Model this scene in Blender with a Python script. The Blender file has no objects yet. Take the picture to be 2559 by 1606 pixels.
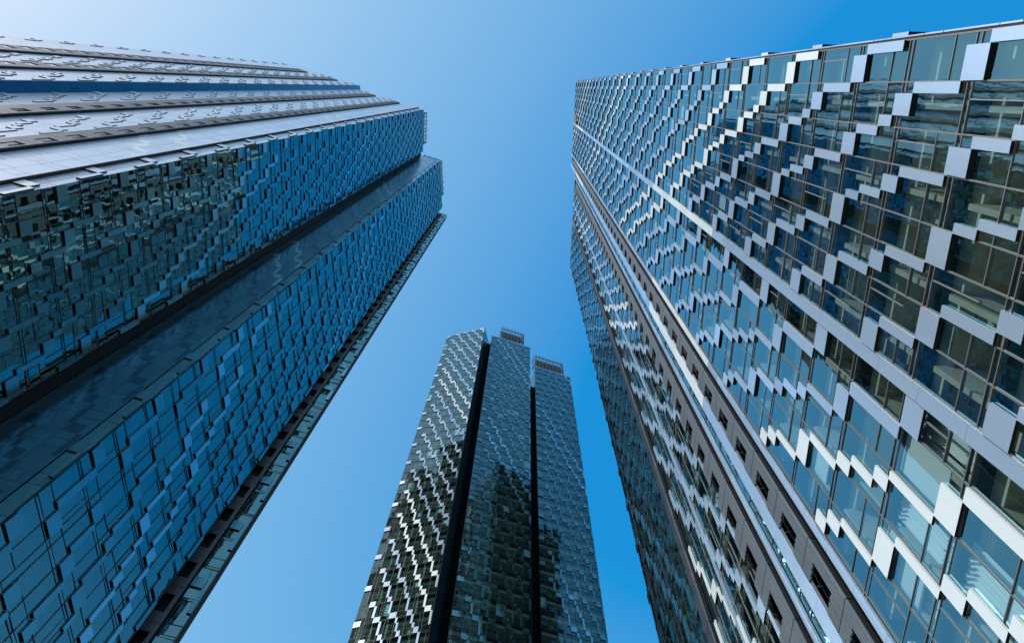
import bpy, math, random
from mathutils import Vector, Matrix

random.seed(11)
R = math.radians
scene = bpy.context.scene
COL = scene.collection

# ------------------------------------------------------------------ camera
# measured on the photograph (2559 x 1606): zenith vanishing point and focal length
FPX, CX, CY = 1850.0, 1279.5, 803.0
ZX, ZY = 1320.3 - CX, 219.9 - CY


def _n(v):
    return v.normalized()


zc = _n(Vector((ZX, ZY, FPX)))                       # world up seen from the camera (right, down, forward)
yc = _n(Vector((0, 0, 1)) - zc * zc.z)
xc = yc.cross(zc)
MC = Matrix((xc, yc, zc))                            # camera (right, down, forward) -> world
right, down, fwd = MC.col[0], MC.col[1], MC.col[2]
cam = bpy.data.cameras.new('camera')
cam.sensor_width = 36.0
cam.lens = 36.0 * FPX / 2559.0
cam.clip_start = 0.1
cam.clip_end = 5000
cam_ob = bpy.data.objects.new('camera', cam)
COL.objects.link(cam_ob)
cam_ob.matrix_world = Matrix((right, -down, -fwd)).transposed().to_4x4()
scene.camera = cam_ob


def pix(p):
    """world point -> photograph pixel, or None behind the camera"""
    c = MC.transposed() @ Vector(p)
    if c.z <= 0.05:
        return None
    return (c.x / c.z * FPX + CX, c.y / c.z * FPX + CY)


def ray(px, py):
    return MC @ Vector((px - CX, py - CY, FPX))


# ------------------------------------------------------------------ light
SUN_AZ, SUN_EL = R(-152), R(42)
sd = Vector((math.cos(SUN_AZ) * math.cos(SUN_EL), math.sin(SUN_AZ) * math.cos(SUN_EL), math.sin(SUN_EL)))
sun = bpy.data.lights.new('sun', 'SUN')
sun.energy = 5.0
sun.angle = R(0.5)
sun.color = (1.0, 0.95, 0.88)
sun_ob = bpy.data.objects.new('sun', sun)
COL.objects.link(sun_ob)
sun_ob.rotation_euler = (-sd).to_track_quat('-Z', 'Y').to_euler()
sun_ob.location = sd * 400

world = bpy.data.worlds.new('World')
scene.world = world
world.use_nodes = True
wn, wl = world.node_tree.nodes, world.node_tree.links
wn.clear()
sky = wn.new('ShaderNodeTexSky')
sky.sky_type = 'NISHITA'
sky.sun_disc = False
sky.sun_elevation = SUN_EL
sky.sun_rotation = math.pi / 2 - SUN_AZ
sky.air_density = 1.0
sky.dust_density = 0.6
sky.ozone_density = 2.5


def mth(op, a, b):
    nd = wn.new('ShaderNodeMath')
    nd.operation = op
    if isinstance(a, float):
        nd.inputs[0].default_value = a
    else:
        wl.new(a, nd.inputs[0])
    nd.inputs[1].default_value = b
    return nd.outputs[0]


# film-like grade of the physical sky: deep azure away from the sun, pale near it
sep = wn.new('ShaderNodeSeparateColor')
comb = wn.new('ShaderNodeCombineColor')
for ch, (off, pw, kk) in enumerate(((.0877, .59, 1.44), (.135, .33, 1.185), (0.2, .21, 1.178))):
    v = mth('MULTIPLY', sep.outputs[ch], .13)
    v = mth('SUBTRACT', v, off)
    v = mth('MAXIMUM', v, (.0003, .0125, .03)[ch])
    v = mth('POWER', v, pw)
    v = mth('MULTIPLY', v, kk * 10)
    wl.new(v, comb.inputs[ch])
bg = wn.new('ShaderNodeBackground')
bg.inputs['Strength'].default_value = 0.10
wo = wn.new('ShaderNodeOutputWorld')
wl.new(sky.outputs[0], sep.inputs[0])
wl.new(comb.outputs[0], bg.inputs['Color'])
wl.new(bg.outputs[0], wo.inputs['Surface'])

scene.view_settings.view_transform = 'Standard'
scene.view_settings.look = 'None'
scene.view_settings.exposure = 0.0
scene.view_settings.gamma = 1.0
scene.cycles.max_bounces = 10
scene.cycles.transparent_max_bounces = 12
scene.cycles.caustics_reflective = False
scene.cycles.caustics_refractive = False
scene.cycles.sample_clamp_indirect = 4.0


# ------------------------------------------------------------------ materials
def new_mat(name):
    m = bpy.data.materials.new(name)
    m.use_nodes = True
    n, l = m.node_tree.nodes, m.node_tree.links
    n.clear()
    out = n.new('ShaderNodeOutputMaterial')
    return m, n, l, out


def principled(name, col, rough=0.4, metal=0.0, var=0.0, spec=0.5, scale=0.35, bump=0.0, streak=0.0):
    m, n, l, out = new_mat(name)
    b = n.new('ShaderNodeBsdfPrincipled')
    b.inputs['Base Color'].default_value = (*col, 1)
    b.inputs['Roughness'].default_value = rough
    b.inputs['Metallic'].default_value = metal
    b.inputs['Specular IOR Level'].default_value = spec
    l.new(b.outputs[0], out.inputs[0])
    geo = n.new('ShaderNodeNewGeometry')
    if var:
        # every panel of a mesh gets its own slight shade, plus soft rain streaks
        nz = n.new('ShaderNodeTexNoise')
        nz.inputs['Scale'].default_value = scale
        nz.inputs['Detail'].default_value = 4
        mp = n.new('ShaderNodeMapping')
        mp.inputs['Scale'].default_value = (1, 1, 0.25)
        l.new(geo.outputs['Position'], mp.inputs['Vector'])
        l.new(mp.outputs[0], nz.inputs['Vector'])
        ad = n.new('ShaderNodeMath')
        ad.operation = 'ADD'
        l.new(nz.outputs['Fac'], ad.inputs[0])
        l.new(geo.outputs['Random Per Island'], ad.inputs[1])
        mr = n.new('ShaderNodeMapRange')
        mr.inputs['From Min'].default_value = 0.2
        mr.inputs['From Max'].default_value = 1.6
        mr.inputs['To Min'].default_value = 1 - var
        mr.inputs['To Max'].default_value = 1 + var
        l.new(ad.outputs[0], mr.inputs['Value'])
        mx = n.new('ShaderNodeVectorMath')
        mx.operation = 'SCALE'
        mx.inputs[0].default_value = col
        l.new(mr.outputs[0], mx.inputs['Scale'])
        l.new(mx.outputs[0], b.inputs['Base Color'])
    if bump:
        nb = n.new('ShaderNodeTexNoise')
        nb.inputs['Scale'].default_value = 0.9
        l.new(geo.outputs['Position'], nb.inputs['Vector'])
        bp = n.new('ShaderNodeBump')
        bp.inputs['Strength'].default_value = 1.0
        bp.inputs['Distance'].default_value = bump
        l.new(nb.outputs['Fac'], bp.inputs['Height'])
        l.new(bp.outputs[0], b.inputs['Normal'])
    return m


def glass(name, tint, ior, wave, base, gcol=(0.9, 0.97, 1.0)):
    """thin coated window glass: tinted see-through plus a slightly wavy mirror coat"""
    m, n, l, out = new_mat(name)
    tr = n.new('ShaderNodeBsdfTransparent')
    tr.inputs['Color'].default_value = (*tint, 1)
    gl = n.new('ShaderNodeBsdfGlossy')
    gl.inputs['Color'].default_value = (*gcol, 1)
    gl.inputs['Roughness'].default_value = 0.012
    geo = n.new('ShaderNodeNewGeometry')
    # two-sided Schlick reflectance (a pane mirrors the same from inside and outside)
    dt = n.new('ShaderNodeVectorMath')
    dt.operation = 'DOT_PRODUCT'
    l.new(geo.outputs['Normal'], dt.inputs[0])
    l.new(geo.outputs['Incoming'], dt.inputs[1])

    def m1(op, x, y=None, c=False):
        nd = n.new('ShaderNodeMath')
        nd.operation = op
        nd.use_clamp = c
        for i, q in enumerate((x, y)):
            if q is None:
                continue
            if isinstance(q, float):
                nd.inputs[i].default_value = q
            else:
                l.new(q, nd.inputs[i])
        return nd.outputs[0]
    c1 = m1('SUBTRACT', 1.0, m1('ABSOLUTE', dt.outputs['Value']), True)
    r0 = ((ior - 1) / (ior + 1)) ** 2 + base
    refl = m1('ADD', m1('MULTIPLY', m1('POWER', c1, 4.0), 1 - r0), r0, True)
    mx = n.new('ShaderNodeMixShader')
    l.new(refl, mx.inputs[0])
    l.new(tr.outputs[0], mx.inputs[1])
    l.new(gl.outputs[0], mx.inputs[2])
    l.new(mx.outputs[0], out.inputs[0])
    nz = n.new('ShaderNodeTexNoise')
    nz.inputs['Scale'].default_value = 0.55
    nz.inputs['Detail'].default_value = 1.5
    nz.inputs['Distortion'].default_value = 0.6
    l.new(geo.outputs['Position'], nz.inputs['Vector'])
    bp = n.new('ShaderNodeBump')
    bp.inputs['Strength'].default_value = 1.0
    bp.inputs['Distance'].default_value = wave
    l.new(nz.outputs['Fac'], bp.inputs['Height'])
    l.new(bp.outputs[0], gl.inputs['Normal'])
    return m


M = dict(
    white=principled('white_panel', (0.64, 0.73, 0.77), 0.30, 0.2, 0.10, bump=0.004),
    edge_shade=principled('painted_edge_shade', (0.020, 0.021, 0.026), 0.6, spec=0.2),  # undersides and side ends painted near-black where they fall in shade
    shade=principled('deep_shade_panel', (0.03, 0.10, 0.16), 0.18, 0.8, 0.12),  # shade painted in: unlit return and dark zigzag of the shaded front
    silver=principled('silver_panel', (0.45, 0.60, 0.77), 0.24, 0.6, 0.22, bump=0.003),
    silver_shd=principled('silver_panel_shaded', (0.10, 0.27, 0.32), 0.13, 0.8, 0.30, bump=0.002),  # darkened silver for walls in shade; the shade is in the colour
    flat_shd=principled('flat_panel_shaded', (0.07, 0.20, 0.27), 0.16, 0.8, 0.25),  # flat cladding darkened in colour because that front lies in shade
    pale=principled('white_panel_shaded', (0.22, 0.50, 0.62), 0.15, 0.7, 0.08),  # white panel's counterpart on shaded walls, shade mixed into its colour
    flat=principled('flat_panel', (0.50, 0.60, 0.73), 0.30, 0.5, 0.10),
    frame=principled('frame_metal', (0.17, 0.165, 0.165), 0.45, 0.3),
    floor=principled('floor_finish', (0.58, 0.52, 0.43), 0.6, 0.0, 0.1),
    dframe=principled('dark_frame', (0.03, 0.035, 0.04), 0.4, 0.2),
    louvre=principled('louvre_metal', (0.10, 0.125, 0.15), 0.5, 0.2, 0.18),
    dark=principled('dark_wall', (0.010, 0.014, 0.018), 0.7, spec=0.15),
    darkglass=principled('dark_return', (0.012, 0.03, 0.04), 0.12, 0.0, 0.0, 0.6, bump=0.004),
    concrete=principled('slab_concrete', (0.05, 0.07, 0.075), 0.8),
    ceiling=principled('ceiling_board', (0.70, 0.66, 0.52), 0.8, 0.0, 0.05),
    inner=principled('inner_wall', (0.50, 0.46, 0.36), 0.8, 0.0, 0.08),
    curtain=principled('curtain_cloth', (0.85, 0.86, 0.86), 0.9),
    post=principled('post_metal', (0.07, 0.085, 0.10), 0.45, 0.4),
    steel=principled('roof_steel', (0.05, 0.06, 0.07), 0.5, 0.4),
    tarp=principled('blue_tarp', (0.02, 0.14, 0.42), 0.5),
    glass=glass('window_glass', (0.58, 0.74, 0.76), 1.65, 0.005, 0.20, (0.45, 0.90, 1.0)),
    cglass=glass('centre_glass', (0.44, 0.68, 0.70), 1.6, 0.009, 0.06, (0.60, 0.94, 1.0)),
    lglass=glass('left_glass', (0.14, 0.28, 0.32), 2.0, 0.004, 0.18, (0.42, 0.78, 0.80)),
    ground=principled('paving', (0.22, 0.21, 0.20), 0.8, 0.0, 0.1),
)


# ------------------------------------------------------------------ mesh helpers
class MB:
    def __init__(self):
        self.v, self.f, self.m, self.slots = [], [], [], []

    def mi(self, mat):
        if mat not in self.slots:
            self.slots.append(mat)
        return self.slots.index(mat)

    def quad(self, pts, mat):
        i = len(self.v)
        self.v += [tuple(p) for p in pts]
        self.f.append(tuple(range(i, i + len(pts))))
        self.m.append(self.mi(mat))

    def hexa(self, p, mat):
        i = len(self.v)
        self.v += [tuple(q) for q in p]
        k = self.mi(mat)
        for f in ((0, 3, 2, 1), (4, 5, 6, 7), (0, 1, 5, 4), (1, 2, 6, 5), (2, 3, 7, 6), (3, 0, 4, 7)):
            self.f.append(tuple(i + a for a in f))
            self.m.append(k)

    def prism(self, plan, z0, z1, mat):
        n, i, k = len(plan), len(self.v), self.mi(mat)
        self.v += [(x, y, z0) for x, y in plan] + [(x, y, z1) for x, y in plan]
        self.f.append(tuple(i + a for a in reversed(range(n))))
        self.f.append(tuple(i + n + a for a in range(n)))
        self.m += [k, k]
        for a in range(n):
            b = (a + 1) % n
            self.f.append((i + a, i + b, i + n + b, i + n + a))
            self.m.append(k)

    def add(self, o):
        i = len(self.v)
        self.v += o.v
        mp = [self.mi(s) for s in o.slots]
        self.f += [tuple(i + a for a in f) for f in o.f]
        self.m += [mp[a] for a in o.m]

    def build(self, name, parent=None):
        me = bpy.data.meshes.new(name)
        me.from_pydata(self.v, [], self.f)
        for s in self.slots:
            me.materials.append(M[s])
        me.polygons.foreach_set('material_index', self.m)
        me.update()
        o = bpy.data.objects.new(name, me)
        COL.objects.link(o)
        o.parent = parent
        return o


class Facade:
    """a vertical wall: u runs to the viewer's left along it, d outwards, z up"""

    def __init__(self, origin, toward):
        self.o = Vector((origin[0], origin[1], 0))
        t = Vector((toward[0] - origin[0], toward[1] - origin[1], 0))
        self.len = t.length
        self.U = t.normalized()
        self.N = Vector((-self.U.y, self.U.x, 0))

    def p(self, u, d, z):
        q = self.o + self.U * u + self.N * d
        return (q.x, q.y, z)

    def box(self, mb, u0, u1, d0, d1, z0, z1, mat, under=None, side=None):
        P = self.p
        n = len(mb.m)
        mb.hexa((P(u1, d0, z0), P(u1, d1, z0), P(u0, d1, z0), P(u0, d0, z0),
                 P(u1, d0, z1), P(u1, d1, z1), P(u0, d1, z1), P(u0, d0, z1)), mat)
        if under:
            mb.m[n] = mb.mi(under)
        if side:
            mb.m[n + 4] = mb.mi(side)

    def pane(self, mb, u0, u1, z0, z1, d, mat, tilt=0.0):
        a, b = random.uniform(-tilt, tilt), random.uniform(-tilt, tilt)
        P = self.p
        mb.quad((P(u1, d + a, z0), P(u0, d - a, z0), P(u0, d - a + b, z1), P(u1, d + a + b, z1)), mat)

    def rank(self, u0, u1, z0, z1):
        """size in the photograph of a patch of the wall (0 outside the frame)"""
        pts = [pix(self.p(u, 0.1, z)) for u, z in ((u0, z0), (u1, z0), (u1, z1), (u0, z1))]
        if any(q is None for q in pts):
            return 0
        cx = sum(q[0] for q in pts) / 4
        cy = sum(q[1] for q in pts) / 4
        if not (-20 < cx < 2580 and -20 < cy < 1626):
            return 0
        a = 0
        for i in range(4):
            x0, y0 = pts[i]
            x1, y1 = pts[(i + 1) % 4]
            a += x0 * y1 - x1 * y0
        return abs(a) / 2

    def hit(self, px, py, d=0.0):
        r = ray(px, py)
        t = (self.N.dot(self.o) + d) / self.N.dot(r)
        w = r * t
        return (w - self.o).dot(self.U), w.z


def emit(parent, name, plural, items, limit=100):
    """items: (rank, MB, [(child name, MB)]). The largest become parts of their own, the rest one part"""
    items = sorted(items, key=lambda t: -t[0])
    seen = [t for t in items[:limit] if t[0] > 0]
    for rk, mb, kids in seen:
        o = mb.build(name, parent)
        for kn, kmb in kids:
            kmb.build(kn, o)
    rest = items[len(seen):]
    if rest:
        big = MB()
        for rk, mb, kids in rest:
            big.add(mb)
            for kn, kmb in kids:
                big.add(kmb)
        o = big.build(plural, parent)
        o['kind'] = 'stuff'


def thing(name, loc, label, cat, group=None):
    o = bpy.data.objects.new(name, None)
    COL.objects.link(o)
    o['label'] = label
    o['category'] = cat
    if group:
        o['group'] = group
    return o


# ------------------------------------------------------------------ the facade system
S = 3.69                 # storey
PER = 2 * S              # the stepped bands repeat every second storey
BAYS = [0, 1.28, 2.70, 3.86, 5.36, 6.43, 7.73, 8.72, 10.0, 10.52, 11.58, 13.15, 14.88, 16.48, 17.92]
CHAIN = [
    (0, .33, 3.5, 6.15), (.34, 1.27, 6.1, 7.2), (1.29, 1.62, 7.15, 9.74), (1.63, 2.32, 9.73, 10.85),
    (2.33, 2.69, 10.83, 11.75), (2.72, 3.03, 11.72, 13.4), (3.05, 3.83, 13.35, 14.45), (3.87, 4.18, 14.4, 17.05),
    (4.21, 4.74, 17.05, 18.1), (4.76, 5.05, 18.1, 19.7), (5.06, 5.35, 19.7, 20.8), (5.37, 6.42, 20.8, 21.9),
    (6.44, 6.75, 21.9, 24.4), (6.76, 7.35, 24.4, 25.4), (7.37, 7.71, 25.4, 27.93), (7.74, 8.71, 27.93, 29.0),
    (8.74, 9.08, 29.0, 31.3), (9.1, 9.98, 31.3, 32.4),
    (10.53, 11.56, 35.1, 36.2), (11.6, 12.05, 36.2, 39.87), (12.07, 13.13, 39.87, 40.95),
    (13.16, 13.45, 40.95, 43.6), (13.47, 13.95, 43.6, 44.55), (13.98, 14.33, 44.55, 46.2), (14.35, 14.86, 46.2, 47.3),
    (14.9, 15.21, 47.3, 49.9), (15.24, 16.45, 49.9, 51.0), (16.5, 16.79, 51.0, 53.5), (16.81, 17.34, 53.5, 54.6),
    (17.36, 17.9, 54.6, 55.55)]


def chain_for(u_from, u_to, width, zoff):
    """a slice of the stepped pattern stretched to a width"""
    k = width / (u_to - u_from)
    return [((a - u_from) * k, (b - u_from) * k, z0 + zoff, z1 + zoff) for a, b, z0, z1 in CHAIN
            if a >= u_from - .01 and b <= u_to + .01]


def chain_items(F, chain, z_lo, z_hi, items, u_off=0, proud=0.11, phase=0, base=0.02, plain='silver', only_white=False, pair=(4, 5), bright='white', under='edge_shade', side=None):
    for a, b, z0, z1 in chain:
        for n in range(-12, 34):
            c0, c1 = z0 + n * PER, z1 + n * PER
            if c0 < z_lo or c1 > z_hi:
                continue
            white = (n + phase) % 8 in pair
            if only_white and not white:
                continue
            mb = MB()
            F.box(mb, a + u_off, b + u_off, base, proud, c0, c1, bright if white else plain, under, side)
            items.append((F.rank(a + u_off, b + u_off, c0, c1), mb, []))


def window_items(F, edges, z_lo, z_hi, items, gmat='glass', u_off=0, curtains=(), rich=True, fm='frame', blinds=0.05):
    fw = .021 if fm == 'frame' else .022
    k0 = int(math.floor((z_lo - 3.25) / S))
    k = k0
    while True:
        zb = 3.25 + S * k
        k += 1
        zt = zb + S
        if zt < z_lo + 0.5:
            continue
        if zb > z_hi - 0.3:
            break
        z0, z1 = max(zb, z_lo), min(zt, z_hi)
        for i in range(len(edges) - 1):
            u0, u1 = edges[i] + u_off, edges[i + 1] + u_off
            fr, pn = MB(), MB()
            F.box(fr, u0 - fw, u0 - .004, -.08, .035, z0, z1, fm)
            F.box(fr, u0 + .004, u0 + fw, -.08, .035, z0, z1, fm)
            F.box(fr, u0 - .004, u0 + .004, -.08, .02, z0, z1, 'dark')
            cuts = [z0]
            for off in (1.05, 3.44):
                if z0 + .1 < zb + off < z1 - .05:
                    if off == 1.05 and (i * 7 + k * 3) % 5 == 0:
                        continue
                    cuts.append(zb + off)
            cuts.append(z1)
            for c in cuts[:-1]:
                F.box(fr, u0 + fw, u1 - fw, -.08, .03, c - fw * .65, c + fw * .65, fm)
            for c, e in zip(cuts, cuts[1:]):
                F.pane(pn, u0, u1, c, e, 0.0, gmat, 0.013 if gmat == 'lglass' else 0.009)
            if rich and u1 - u0 > .9 and (i * 5 + k * 11) % 4 == 0 and z1 - z0 > 3.4:      # a casement beside the fixed pane
                um = u0 + (u1 - u0) * .34
                F.box(fr, um - .018, um + .018, -.08, .025, zb + 1.08, zb + 3.41, fm)
            kids = [('pane', pn)]
            if blinds and u1 - u0 > .6 and random.random() < blinds:
                bl = MB()
                F.box(bl, u0 + .06, u1 - .06, -.22, -.18, zb + random.choice((.9, 1.6, 2.2)), z1 - .3, 'curtain')
                kids.append(('blind', bl))
            for cu, cz in curtains:
                if u0 <= cu < u1 and z0 <= cz < z1:
                    cb = MB()
                    nn = 48
                    for j in range(nn):
                        ua, ub = (u0 + .05 + (u1 - u0 - .1) * t / nn for t in (j, j + 1))
                        da, db = (-.45 + .06 * math.sin(t * 1.3) + .03 * math.sin(t * .47) for t in (j, j + 1))
                        cb.quad((F.p(ub, db, z0 + .1), F.p(ua, da, z0 + .1), F.p(ua, da * .97, z1 - .35), F.p(ub, db * .97, z1 - .35)), 'curtain')
                    kids.append(('curtain', cb))
            items.append((F.rank(u0, u1, z0, z1), fr, kids))


def interior(F, parent, u0, u1, z_lo, z_hi, depth, wall_us=(), back='inner'):
    """floor slabs with a curtain pocket, dropped ceiling, cross walls and a back wall"""
    k = int(math.floor((z_lo - 3.25) / S))
    slabs, walls = [], []
    while 3.25 + S * k < z_hi:
        zb = 3.25 + S * k
        k += 1
        if zb < z_lo:
            continue
        mb = MB()
        F.box(mb, u0 + .05, u1 - .05, -depth, -.16, zb - .22, zb - .03, 'concrete')
        F.box(mb, u0 + .05, u1 - .05, -depth, -.15, zb - .03, zb - .005, 'floor')
        F.box(mb, u0 + .06, u1 - .06, -depth, -.62, zb - .86, zb - .23, 'ceiling')
        slabs.append((F.rank(u0, u1, zb - .86, zb), mb, []))
        for i, wu in enumerate(wall_us):
            w = MB()
            F.box(w, wu - .09, wu + .09, -depth, -.20, zb - .01, min(zb + S - .87, z_hi), 'inner')
            walls.append((F.rank(wu - .1, wu + .1, zb, zb + 2), w, []))
            # a column or cupboard behind the glass
            if (i + k) % 2:
                w2 = MB()
                F.box(w2, wu + .3, wu + 1.0, -1.7, -1.1, zb - .01, min(zb + S - .87, z_hi), 'inner')
                walls.append((F.rank(wu + .3, wu + 1, zb, zb + 2), w2, []))
    emit(parent, 'floor_slab', 'floor_slabs', slabs, 70)
    if walls:
        emit(parent, 'room_wall', 'room_walls', walls, 60)
    bw = MB()
    F.box(bw, u0 + .03, u1 - .03, -depth - .2, -depth, z_lo, z_hi, back)
    F.box(bw, u0 + .0, u0 + .03, -depth, -.1, z_lo, z_hi, 'dark')
    F.box(bw, u1 - .03, u1, -depth, -.1, z_lo, z_hi, 'dark')
    bw.build('inner_wall', parent)


def louvre_items(F, u0, u1, z_lo, z_hi, items, stand=0.45, open_low=False, step=0.125, opening=True, enclosed=False):
    """storey-high screens of vertical slats on brackets, each with a cut-out at one edge"""
    k = int(z_lo / S)
    while (k + 1) * S <= z_hi + 0.01:
        z0, z1 = k * S + .03, (k + 1) * S - .03
        k += 1
        mb = MB()
        ns = max(4, int((u1 - u0) / step))
        w = (u1 - u0) / ns
        oz0, oz1 = z0 + 1.0, z0 + 2.85
        lo, hi = (.10, .52) if open_low else (.40, .90 if enclosed else 1.1)
        for j in range(ns):
            a = u0 + j * w
            f = (j + .5) / ns
            inside = lo <= f <= hi
            spans = ((z0, oz0 + .05 * (j % 2)), (oz1 - .05 * (j % 2), z1)) if (inside and opening) else ((z0, z1),)
            for c, e in spans:
                F.box(mb, a + w * .12, a + w * .88, stand, stand + .09, c, e, 'louvre')
        for zz in (z0 + .25, z0 + .95, z0 + 2.95, z1 - .2):
            F.box(mb, u0 + .01, u1 - .01, stand - .05, stand - .005, zz, zz + .06, 'louvre')
        F.box(mb, u0 - .03, u0, max(.03, stand - .20), stand + .02, z0, z1, 'dark')
        F.box(mb, u0 - .03, u0, stand + .02, stand + .11, z0, z1, 'louvre')
        for zz in (z0 + .5, z0 + 2.4):
            for uu in (u0 + .1, u1 - .18):
                F.box(mb, uu, uu + .05, .02, stand - .06, zz, zz + .06, 'steel')
        items.append((F.rank(u0, u1, z0, z1), mb, []))


def strip_items(F, u0, u1, z_lo, z_hi, items, mat='silver', d0=0.02, d1=0.2, cut=S / 2, white=None):
    z, n = z_lo, 0
    while z < z_hi - .2:
        e = min(z + cut, z_hi)
        mb = MB()
        F.box(mb, u0 + .01, u1 - .01, d0, d1, z + .008, e - .008, white if (white and (n // 9) % 5 == 2) else mat)
        items.append((F.rank(u0, u1, z, e), mb, []))
        z, n = e, n + 1


def flat_items(F, u0, u1, z_lo, z_hi, items, mat='flat', d1=0.10, bay=1.3, d0=0.0):
    """smooth cladding with thin open joints"""
    nb = max(1, round((u1 - u0) / bay))
    w = (u1 - u0) / nb
    k = 0
    for i in range(nb):
        a, b = u0 + i * w, u0 + (i + 1) * w
        z = z_lo + (i * 1.23) % S - S
        t = i * 3
        while z < z_hi:
            h = (1.1, 2.58, 0.95, 2.74)[t % 4]
            t += 1
            c, e = max(z, z_lo), min(z + h, z_hi)
            z += h
            if e - c < .15:
                continue
            m = (a, b)
            if h < 1.2 and (t * 5 + i) % 3 == 0:
                parts = ((a, a + w * .34), (a + w * .34, b))
            else:
                parts = (m,)
            for p0, p1 in parts:
                mb = MB()
                F.box(mb, p0 + .014, p1 - .014, d0, d1, c + .016, e - .016, mat, 'edge_shade')
                items.append((F.rank(p0, p1, c, e), mb, []))


def backing(F, parent, u0, u1, z_lo, z_hi, d0=-.14, d1=-.04, mat='dark'):
    mb = MB()
    F.box(mb, u0, u1, d0, d1, z_lo, z_hi, mat)
    mb.build('backing_wall', parent)


def roof_screen(parent, F, u0, u1, d, z0, z1, posts, wall=None, tarp=False, deep=2.5):
    """open steel frame of posts and rails round the roof plant"""
    o = MB()
    for zz in (z1 - .25, (z0 + z1) / 2):
        F.box(o, u0, u1, d - .1, d + .1, zz - .12, zz + .12, 'steel')
        F.box(o, u0, u0 + .2, d - deep, d, zz - .12, zz + .12, 'steel')
        F.box(o, u1 - .2, u1, d - deep, d, zz - .12, zz + .12, 'steel')
    F.box(o, u0 + .02, u0 + .18, d - .08, d + .08, z0, z1, 'steel')
    F.box(o, u1 - .18, u1 - .02, d - .08, d + .08, z0, z1, 'steel')
    fr = o.build('roof_screen', parent)
    for i in range(posts):
        uu = u0 + (u1 - u0) * (i + .5 * (i % 2) * .4) / (posts - 1 + .2)
        p = MB()
        F.box(p, uu - .07, uu + .07, d + .1, d + .36, z0 - .6, z1 + .6 + .5 * (i % 2), 'post')
        p.build('post', fr)
    if wall:
        w = MB()
        F.box(w, u0 + .3, u1 - .3, d - deep, d - .3, z0 - 1, z0 + wall, 'steel')
        w.build('plant_wall', fr)
    if tarp:
        w = MB()
        nn = 14
        for j in range(nn):
            ua, ub = (u0 + .4 + (u1 - u0 - .6) * t / nn for t in (j, j + 1))
            ha, hb = (z0 + 1.5 - .9 * t / nn + .35 * math.sin(t * 1.9) for t in (j, j + 1))
            da, db = (d + .36 + .1 * math.sin(t * 2.3) for t in (j, j + 1))
            P = F.p
            w.hexa((P(ub, da - .03, z0 - .8), P(ub, db, z0 - .8), P(ua, da, z0 - .8), P(ua, da - .03, z0 - .8),
                    P(ub, db - .03, hb), P(ub, db, hb), P(ua, da, ha), P(ua, da - .03, ha)), 'tarp')
        w.build('tarpaulin', fr)


GZ = -1.6
# ------------------------------------------------------------------ ground
g = MB()
g.quad(((-900, -900, GZ), (900, -900, GZ), (900, 900, GZ), (-900, 900, GZ)), 'ground')
go = g.build('ground')
go['kind'] = 'structure'
go['label'] = 'grey paved ground between the towers'
go['category'] = 'ground'

# ------------------------------------------------------------------ right tower
rt = thing('glass_tower', (12, 0, 0),
           'broad glass tower with stepped pale panels, white curtains and rooms visible behind its windows',
           'tower', 'glass towers with stepped panels')
H1, H2 = 200.0, 184.0
R0 = (12.05, -2.27)
FA = Facade(R0, (R0[0] + .037 * 45, R0[1] + .9993 * 45))
UA = [0, 1.28, 2.70, 3.86, 5.36, 6.43, 7.73, 8.72, 10.0, 10.52, 11.58, 13.15, 14.88, 16.48, 17.92, 18.40]
wins, pans, lous = [], [], []
curt = [FA.hit(*p) for p in ((2401, 1140), (2330, 1222), (2309, 1313), (2369, 1385), (2333, 1501))]
window_items(FA, [e for e in UA if e != 10.52 or True], 0, H1, wins, 'glass', 0, curt)
chain_items(FA, CHAIN, 0, H1, pans)
strip_items(FA, 10.0, 10.5, 0, H1, pans, 'silver', .02, .13, 2.6, 'white')          # the continuous vertical band
strip_items(FA, 18.02, 18.40, 0, H1, pans, 'silver', .02, .14, 2.46, 'white')
louvre_items(FA, 18.62, 20.1, 0, 190, lous, .28)
strip_items(FA, 20.34, 21.2, 0, H1, pans, 'silver', .02, .16, 2.46, 'white')
window_items(FA, [21.2, 21.85], 0, H2, wins, 'glass', 0, (), False)
strip_items(FA, 21.9, 22.28, 0, H2, pans, 'silver', .02, .14, 2.46)
louvre_items(FA, 22.5, 24.4, 0, 176, lous, .28)
UB = [24.55 + e * (7.05 / 7.73) for e in BAYS[:7]]
window_items(FA, UB, 0, H2, wins)
chain_items(FA, chain_for(0, 7.73, 7.05, 1.2), 0, H2, pans, 24.55, phase=3)
strip_items(FA, 28.3, 28.65, 0, H2, pans, 'silver', .02, .12, 2.6)
louvre_items(FA, 31.75, 32.75, 0, 178, lous, .26, False, .125, False)
UK = [32.95 + e * (11.3 / 11.58) for e in BAYS[:11]]
window_items(FA, UK, 0, H2, wins)
chain_items(FA, chain_for(0, 11.58, 11.3, 4.4), 0, H2, pans, 32.95, phase=1, plain='silver_shd', bright='pale')  # coplanar section in cast shadow, panels coloured darker for it
emit(rt, 'window', 'windows', wins, 100)
emit(rt, 'cladding_panel', 'cladding_panels', pans, 100)
emit(rt, 'louvre_screen', 'louvre_screens', lous, 100)
interior(FA, rt, 0, 18.45, 0, H1, 5.5, (1.99, 4.6, 7.2, 9.4, 11.9, 14.9, 16.5))
backing(FA, rt, 18.42, 21.19, 0, H1 - 4, -.5, -.3)
interior(FA, rt, 21.19, 21.86, 0, H2, 2.0)
backing(FA, rt, 21.86, 24.5, 0, H2 - 3, -.5, -.3)
interior(FA, rt, 24.5, 31.6, 0, H2, 5.5, (26.8, 29.3))
backing(FA, rt, 31.6, 32.9, 0, H2 - 3, -.5, -.3)
interior(FA, rt, 32.9, 44.3, 0, H2, 5.5, (36.1, 39.0, 42.0))
q0 = FA.p(-0.10, -24, 0)
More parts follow.
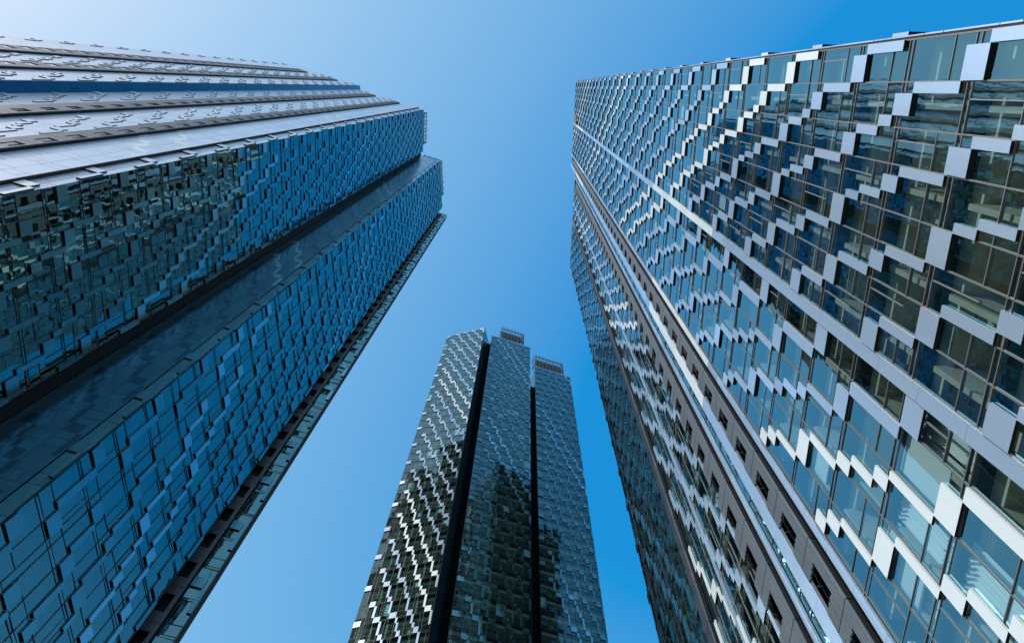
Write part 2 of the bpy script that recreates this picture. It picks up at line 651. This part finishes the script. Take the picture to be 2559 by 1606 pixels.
q1 = FA.p(-0.10, -0.02, 0)
FS = Facade((q0[0], q0[1]), (q1[0], q1[1]))                  # the side wall round the corner
side = []
flat_items(FS, 0.02, FS.len, 0, H1, side, 'silver', .05)
chain_items(FS, chain_for(0, 11.58, 11.9, 2.0), 0, H1, side, 0.05, .18, 2, .06)
chain_items(FS, chain_for(0, 11.58, 11.9, 5.6), 0, H1, side, 12.0, .18, 4, .06)
emit(rt, 'side_panel', 'side_panels', [(0, mb, k) for _, mb, k in side], 1)
backing(FS, rt, 0, FS.len, 0, H1, -.06, -.02)
body = MB()
FA.box(body, 0.1, 20.3, -24, -5.72, GZ, H1 - .6, 'dark')
FA.box(body, 20.31, 44.2, -24, -5.72, GZ, H2 - .6, 'dark')
body.build('core_wall', rt)
rf = MB()
FA.box(rf, 0.02, 20.3, -24, -.05, H1 + .03, H1 + .3, 'silver')
FA.box(rf, 20.31, 44.3, -24, -.05, H2 + .03, H2 + .3, 'silver')
rf.build('roof', rt)
vent = MB()
for j in range(16):
    FA.box(vent, 7.9 + j * .13, 7.98 + j * .13, .1, .3, 186, 197, 'louvre')
FA.box(vent, 7.8, 10.1, .02, .08, 185.8, 197.2, 'dark')
vent.build('vent_grille', rt)

# ------------------------------------------------------------------ centre tower
ct = thing('glass_tower', (0, 70, 0),
           'slim tower of three joined blocks split by two black gaps, steel frames on roof',
           'tower', 'glass towers with stepped panels')
HC = 200.0
C0, C1 = (-18.06, 68.96), (-7.65, 65.67)
C2, C3 = (-5.33, 67.78), (5.61, 70.61)
C4, C5 = (7.53, 76.24), (17.83, 78.82)
wins, pans = [], []
cfs = []
for (a, b, zo, ph, pr) in ((C0, C1, 0.7, 2, (4, 5)), (C2, C3, 3.1, 6, (4, 5)), (C4, C5, 5.3, 3, (4, 5))):
    F = Facade(b, a)
    cfs.append(F)
    k = F.len / 11.58
    kw = {} if a is C0 else dict(plain='silver_shd', bright='pale')  # middle and right blocks get panel colours with shade painted in
    window_items(F, [e * k for e in BAYS[:11]], 0, HC, wins, 'cglass', fm='dframe')
    chain_items(F, chain_for(0, 10.0, 10.0 * k, zo), 0, HC, pans, phase=ph, pair=pr, proud=.12, **kw)
    chain_items(F, chain_for(10.52, 11.58, 1.06 * k, zo), 0, HC, pans, 10.52 * k, phase=ph, pair=pr, proud=.12, **kw)
emit(ct, 'window', 'windows', wins, 100)
emit(ct, 'cladding_panel', 'cladding_panels', pans, 100)
for F in cfs:
    interior(F, ct, 0, F.len, 0, HC, 4.0, (2.7 * F.len / 11.58, 6.4 * F.len / 11.58, 8.7 * F.len / 11.58))
    body = MB()
    F.box(body, 0.05, F.len - .05, -18, -4.25, GZ, HC - .4, 'dark')
    F.box(body, -.07, -.002, -18, -.05, GZ, HC - .2, 'darkglass')
    F.box(body, F.len + .002, F.len + .07, -18, -.05, GZ, HC - .2, 'darkglass')
    body.build('core_wall', ct)
    rf = MB()
    F.box(rf, -.05, F.len + .05, -18, -.02, HC + .03, HC + .35, 'silver')
    rf.build('roof', ct)
gap = MB()
gap.prism([(-7.0, 70.5), (-4.0, 71.2), (-4.0, 73.5), (-7.0, 73.0)], GZ, HC - 12, 'dark')
gap.prism([(3.0, 76.0), (9.0, 80.0), (9.0, 83.0), (3.0, 79.0)], GZ, HC - 10, 'dark')
gap.build('gap_wall', ct)


def place_screen(parent, F, d, pl, pr, ptop, pbase, **kw):
    (ua, za), (ub, zb) = F.hit(*pl, d), F.hit(*pr, d)
    roof_screen(parent, F, min(ua, ub), max(ua, ub), d, kw.pop('z0'), max(za, zb), **kw)


roof_screen(ct, cfs[1], 1.6, 8.6, -1.0, HC + 1.2, HC + 12.5, 14, 9.3, True)
roof_screen(ct, cfs[2], 1.5, 10.4, -1.0, HC + 1.2, HC + 11.5, 17, 8.3)

# ------------------------------------------------------------------ left tower
lt = thing('glass_tower', (-40, 15, 0),
           'dark blue tower of stepped slabs with smooth sunlit fronts and shaded shingled sides',
           'tower', 'glass towers with stepped panels')
HL = 212.0
L1, L2 = (-28.38, 7.61), (-28.27, 18.9)
L4, L5 = (-23.45, 21.3), (-22.28, 34.09)
L7 = (-20.81, 36.3)
S2 = (-46.2, 2.5)
A12 = R(12.4)
UV = (-math.cos(A12), -math.sin(A12))


def along(p, t):
    return (p[0] + UV[0] * t, p[1] + UV[1] * t)


F1 = Facade(L1, along(L1, 18.6))
F2 = Facade(S2, along(S2, 19.7))
FC = Facade(L2, L1)
FD = Facade(L4, along(L4, 5.2))
FE = Facade(L5, L4)
FF = Facade(L7, along(L7, 12.0))
wins, pans, lous = [], [], []
# front of the first slab
flat_items(F1, 0.0, 1.38, 0, HL, pans, 'flat', .0, .68, -.10)
rim = MB()
F1.box(rim, 1.40, 1.44, -.10, .25, 0, HL, 'edge_shade')
rim.build('edge_shade_strip', lt)
flat_items(F1, 1.45, 8.3, 0, HL, pans, 'flat', .25)
flat_items(F1, 8.3, 18.6, 0, HL, pans, 'flat', .25)
chain_items(F1, chain_for(0, 1.28, 1.28, 0), 0, HL, pans, 0.05, .12, 0, .005, 'flat', side='edge_shade')
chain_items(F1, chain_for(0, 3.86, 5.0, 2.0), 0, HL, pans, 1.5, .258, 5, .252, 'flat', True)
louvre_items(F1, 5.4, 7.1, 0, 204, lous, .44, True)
chain_items(F1, chain_for(0, 3.86, 3.3, 1.0), 0, HL, pans, 7.8, .31, 2, .252, 'flat', side='edge_shade')
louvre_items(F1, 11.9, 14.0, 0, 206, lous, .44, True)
chain_items(F1, chain_for(3.87, 6.43, 2.9, 1.0), 0, HL, pans, 15.2, .31, 4, .252, 'flat', side='edge_shade')
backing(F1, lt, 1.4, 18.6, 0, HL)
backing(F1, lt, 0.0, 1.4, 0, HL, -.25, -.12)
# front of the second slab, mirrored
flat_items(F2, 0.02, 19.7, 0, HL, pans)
chain_items(F2, chain_for(0, 2.70, 2.8, 2.2), 0, HL, pans, 0.05, .18, 1, .10, 'flat', side='edge_shade')
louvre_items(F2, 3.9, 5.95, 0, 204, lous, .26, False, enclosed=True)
chain_items(F2, chain_for(0, 3.86, 3.1, 4.2), 0, HL, pans, 7.3, .18, 3, .10, 'flat', side='edge_shade')
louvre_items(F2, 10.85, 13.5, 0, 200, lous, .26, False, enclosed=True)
chain_items(F2, chain_for(0, 1.28, 1.28, 0), 0, HL, pans, 18.4, .18, 0, .10, 'flat', side='edge_shade')
backing(F2, lt, 0, 19.7, 0, HL)
# return between them
e = along(L1, 18.6)
FR = Facade(e, S2) if False else Facade((S2[0] + .25, S2[1] + 1.0), S2)
flat_items(FR, 0, FR.len, 0, HL, pans, 'shade', .08, 1.3)  # unlit return, its shade put in the panel colour
backing(FR, lt, 0, FR.len, 0, HL)
# shaded glass sides
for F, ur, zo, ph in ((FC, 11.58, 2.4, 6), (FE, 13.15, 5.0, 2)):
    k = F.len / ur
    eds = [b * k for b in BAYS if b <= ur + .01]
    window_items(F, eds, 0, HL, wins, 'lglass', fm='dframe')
    chain_items(F, [(a * k, b * k, z0 + zo, z1 + zo) for a, b, z0, z1 in CHAIN if b <= ur + .01], 0, HL, pans, phase=ph, proud=.12, plain='silver_shd', bright='pale')
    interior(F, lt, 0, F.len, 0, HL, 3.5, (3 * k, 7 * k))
# second slab front, in the first one's shade
flat_items(FD, 1.0, 5.2, 0, HL, pans, 'flat_shd')
flat_items(FD, 0.02, 0.85, 0, HL, pans, 'silver_shd', .2, .9)
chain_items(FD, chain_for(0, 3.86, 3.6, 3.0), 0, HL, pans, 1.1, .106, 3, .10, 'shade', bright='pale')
chain_items(FD, chain_for(0, 1.28, .8, 1), 0, HL, pans, 0.03, .30, 0, .2, 'silver_shd', bright='silver_shd')
backing(FD, lt, 0, 5.2, 0, HL)
# sliver of the third slab
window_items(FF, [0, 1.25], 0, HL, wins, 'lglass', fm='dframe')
chain_items(FF, chain_for(0, 1.28, 1.25, 2.0), 0, HL, pans, 0, phase=2, proud=.12, plain='silver_shd', bright='pale')
louvre_items(FF, 1.35, 3.4, 0, 206, lous, .3, True)
interior(FF, lt, 0.02, 1.25, 0, HL, 1.2)
backing(FF, lt, 1.26, 12, 0, HL)
emit(lt, 'window', 'windows', wins, 100)
emit(lt, 'cladding_panel', 'cladding_panels', pans, 100)
emit(lt, 'louvre_screen', 'louvre_screens', lous, 100)
body = MB()


def back(F, u, d):
    q = F.p(u, d, 0)
    return (q[0], q[1])


body.prism([back(F1, 4.5, -.2), back(F1, 18.6, -.2), back(F1, 18.6, -11.5), back(F1, 4.5, -11.5)], GZ, HL - .3, 'dark')
body.prism([back(F2, .1, -.2), back(F2, 19.6, -.2), back(F2, 19.6, -13), back(F2, .1, -13)], GZ, HL - .3, 'dark')
body.prism([back(FE, 0.02, -3.75), back(FE, 12.8, -3.75), back(FE, 12.8, -20), back(FE, .02, -20)], GZ, HL - .3, 'dark')
body.prism([back(FF, 1.3, -.2), back(FF, 12, -.2), back(FF, 12, -1.6), back(FF, 1.5, -1.6)], GZ, HL - .3, 'dark')
body.prism([back(FF, 1.6, -1.65), back(FF, 26, -1.65), back(FF, 26, -12), (-33.8, 51.8)], GZ, 165, 'dark')  # unseen rear block, added to shade the centre tower's middle and right faces
FG = Facade((-28.6, 20.3), (-28.6, 18.9))
FG.box(body, 0, 1.4, -.3, -.1, GZ, HL - .5, 'dark')
body.build('core_wall', lt)
rf = MB()
for pl in ([L1, L2, back(F1, 18.6, -11.5), back(F1, 18.6, -.05)],):
    rf.prism(pl[::-1], HL + .03, HL + .3, 'silver')
rf.prism([back(F2, 0, -.05), back(F2, 19.7, -.05), back(F2, 19.7, -13), back(F2, 0, -13)], HL + .31, HL + .6, 'silver')
rf.prism([back(FE, 0, -.03), back(FE, 12.84, -.03), back(FE, 12.84, -20), back(FE, 0, -20)], HL + .03, HL + .3, 'silver')
rf.prism([back(FF, 0, -.03), back(FF, 12, -.03), back(FF, 12, -1.6), back(FF, 1.4, -1.6)], HL + .03, HL + .3, 'silver')
rf.build('roof', lt)
roof_screen(lt, FC, 1.8, 10.2, -.5, HL + .4, HL + 9.5, 9, 5, False, 3.0)
roof_screen(lt, FE, 3.0, 12.4, -.4, HL + .4, HL + 7, 11, 4, False, 3.0)
roof_screen(lt, FD, 0.6, 5.0, -.4, HL + .4, HL + 5, 6, 3, False, 2.0)
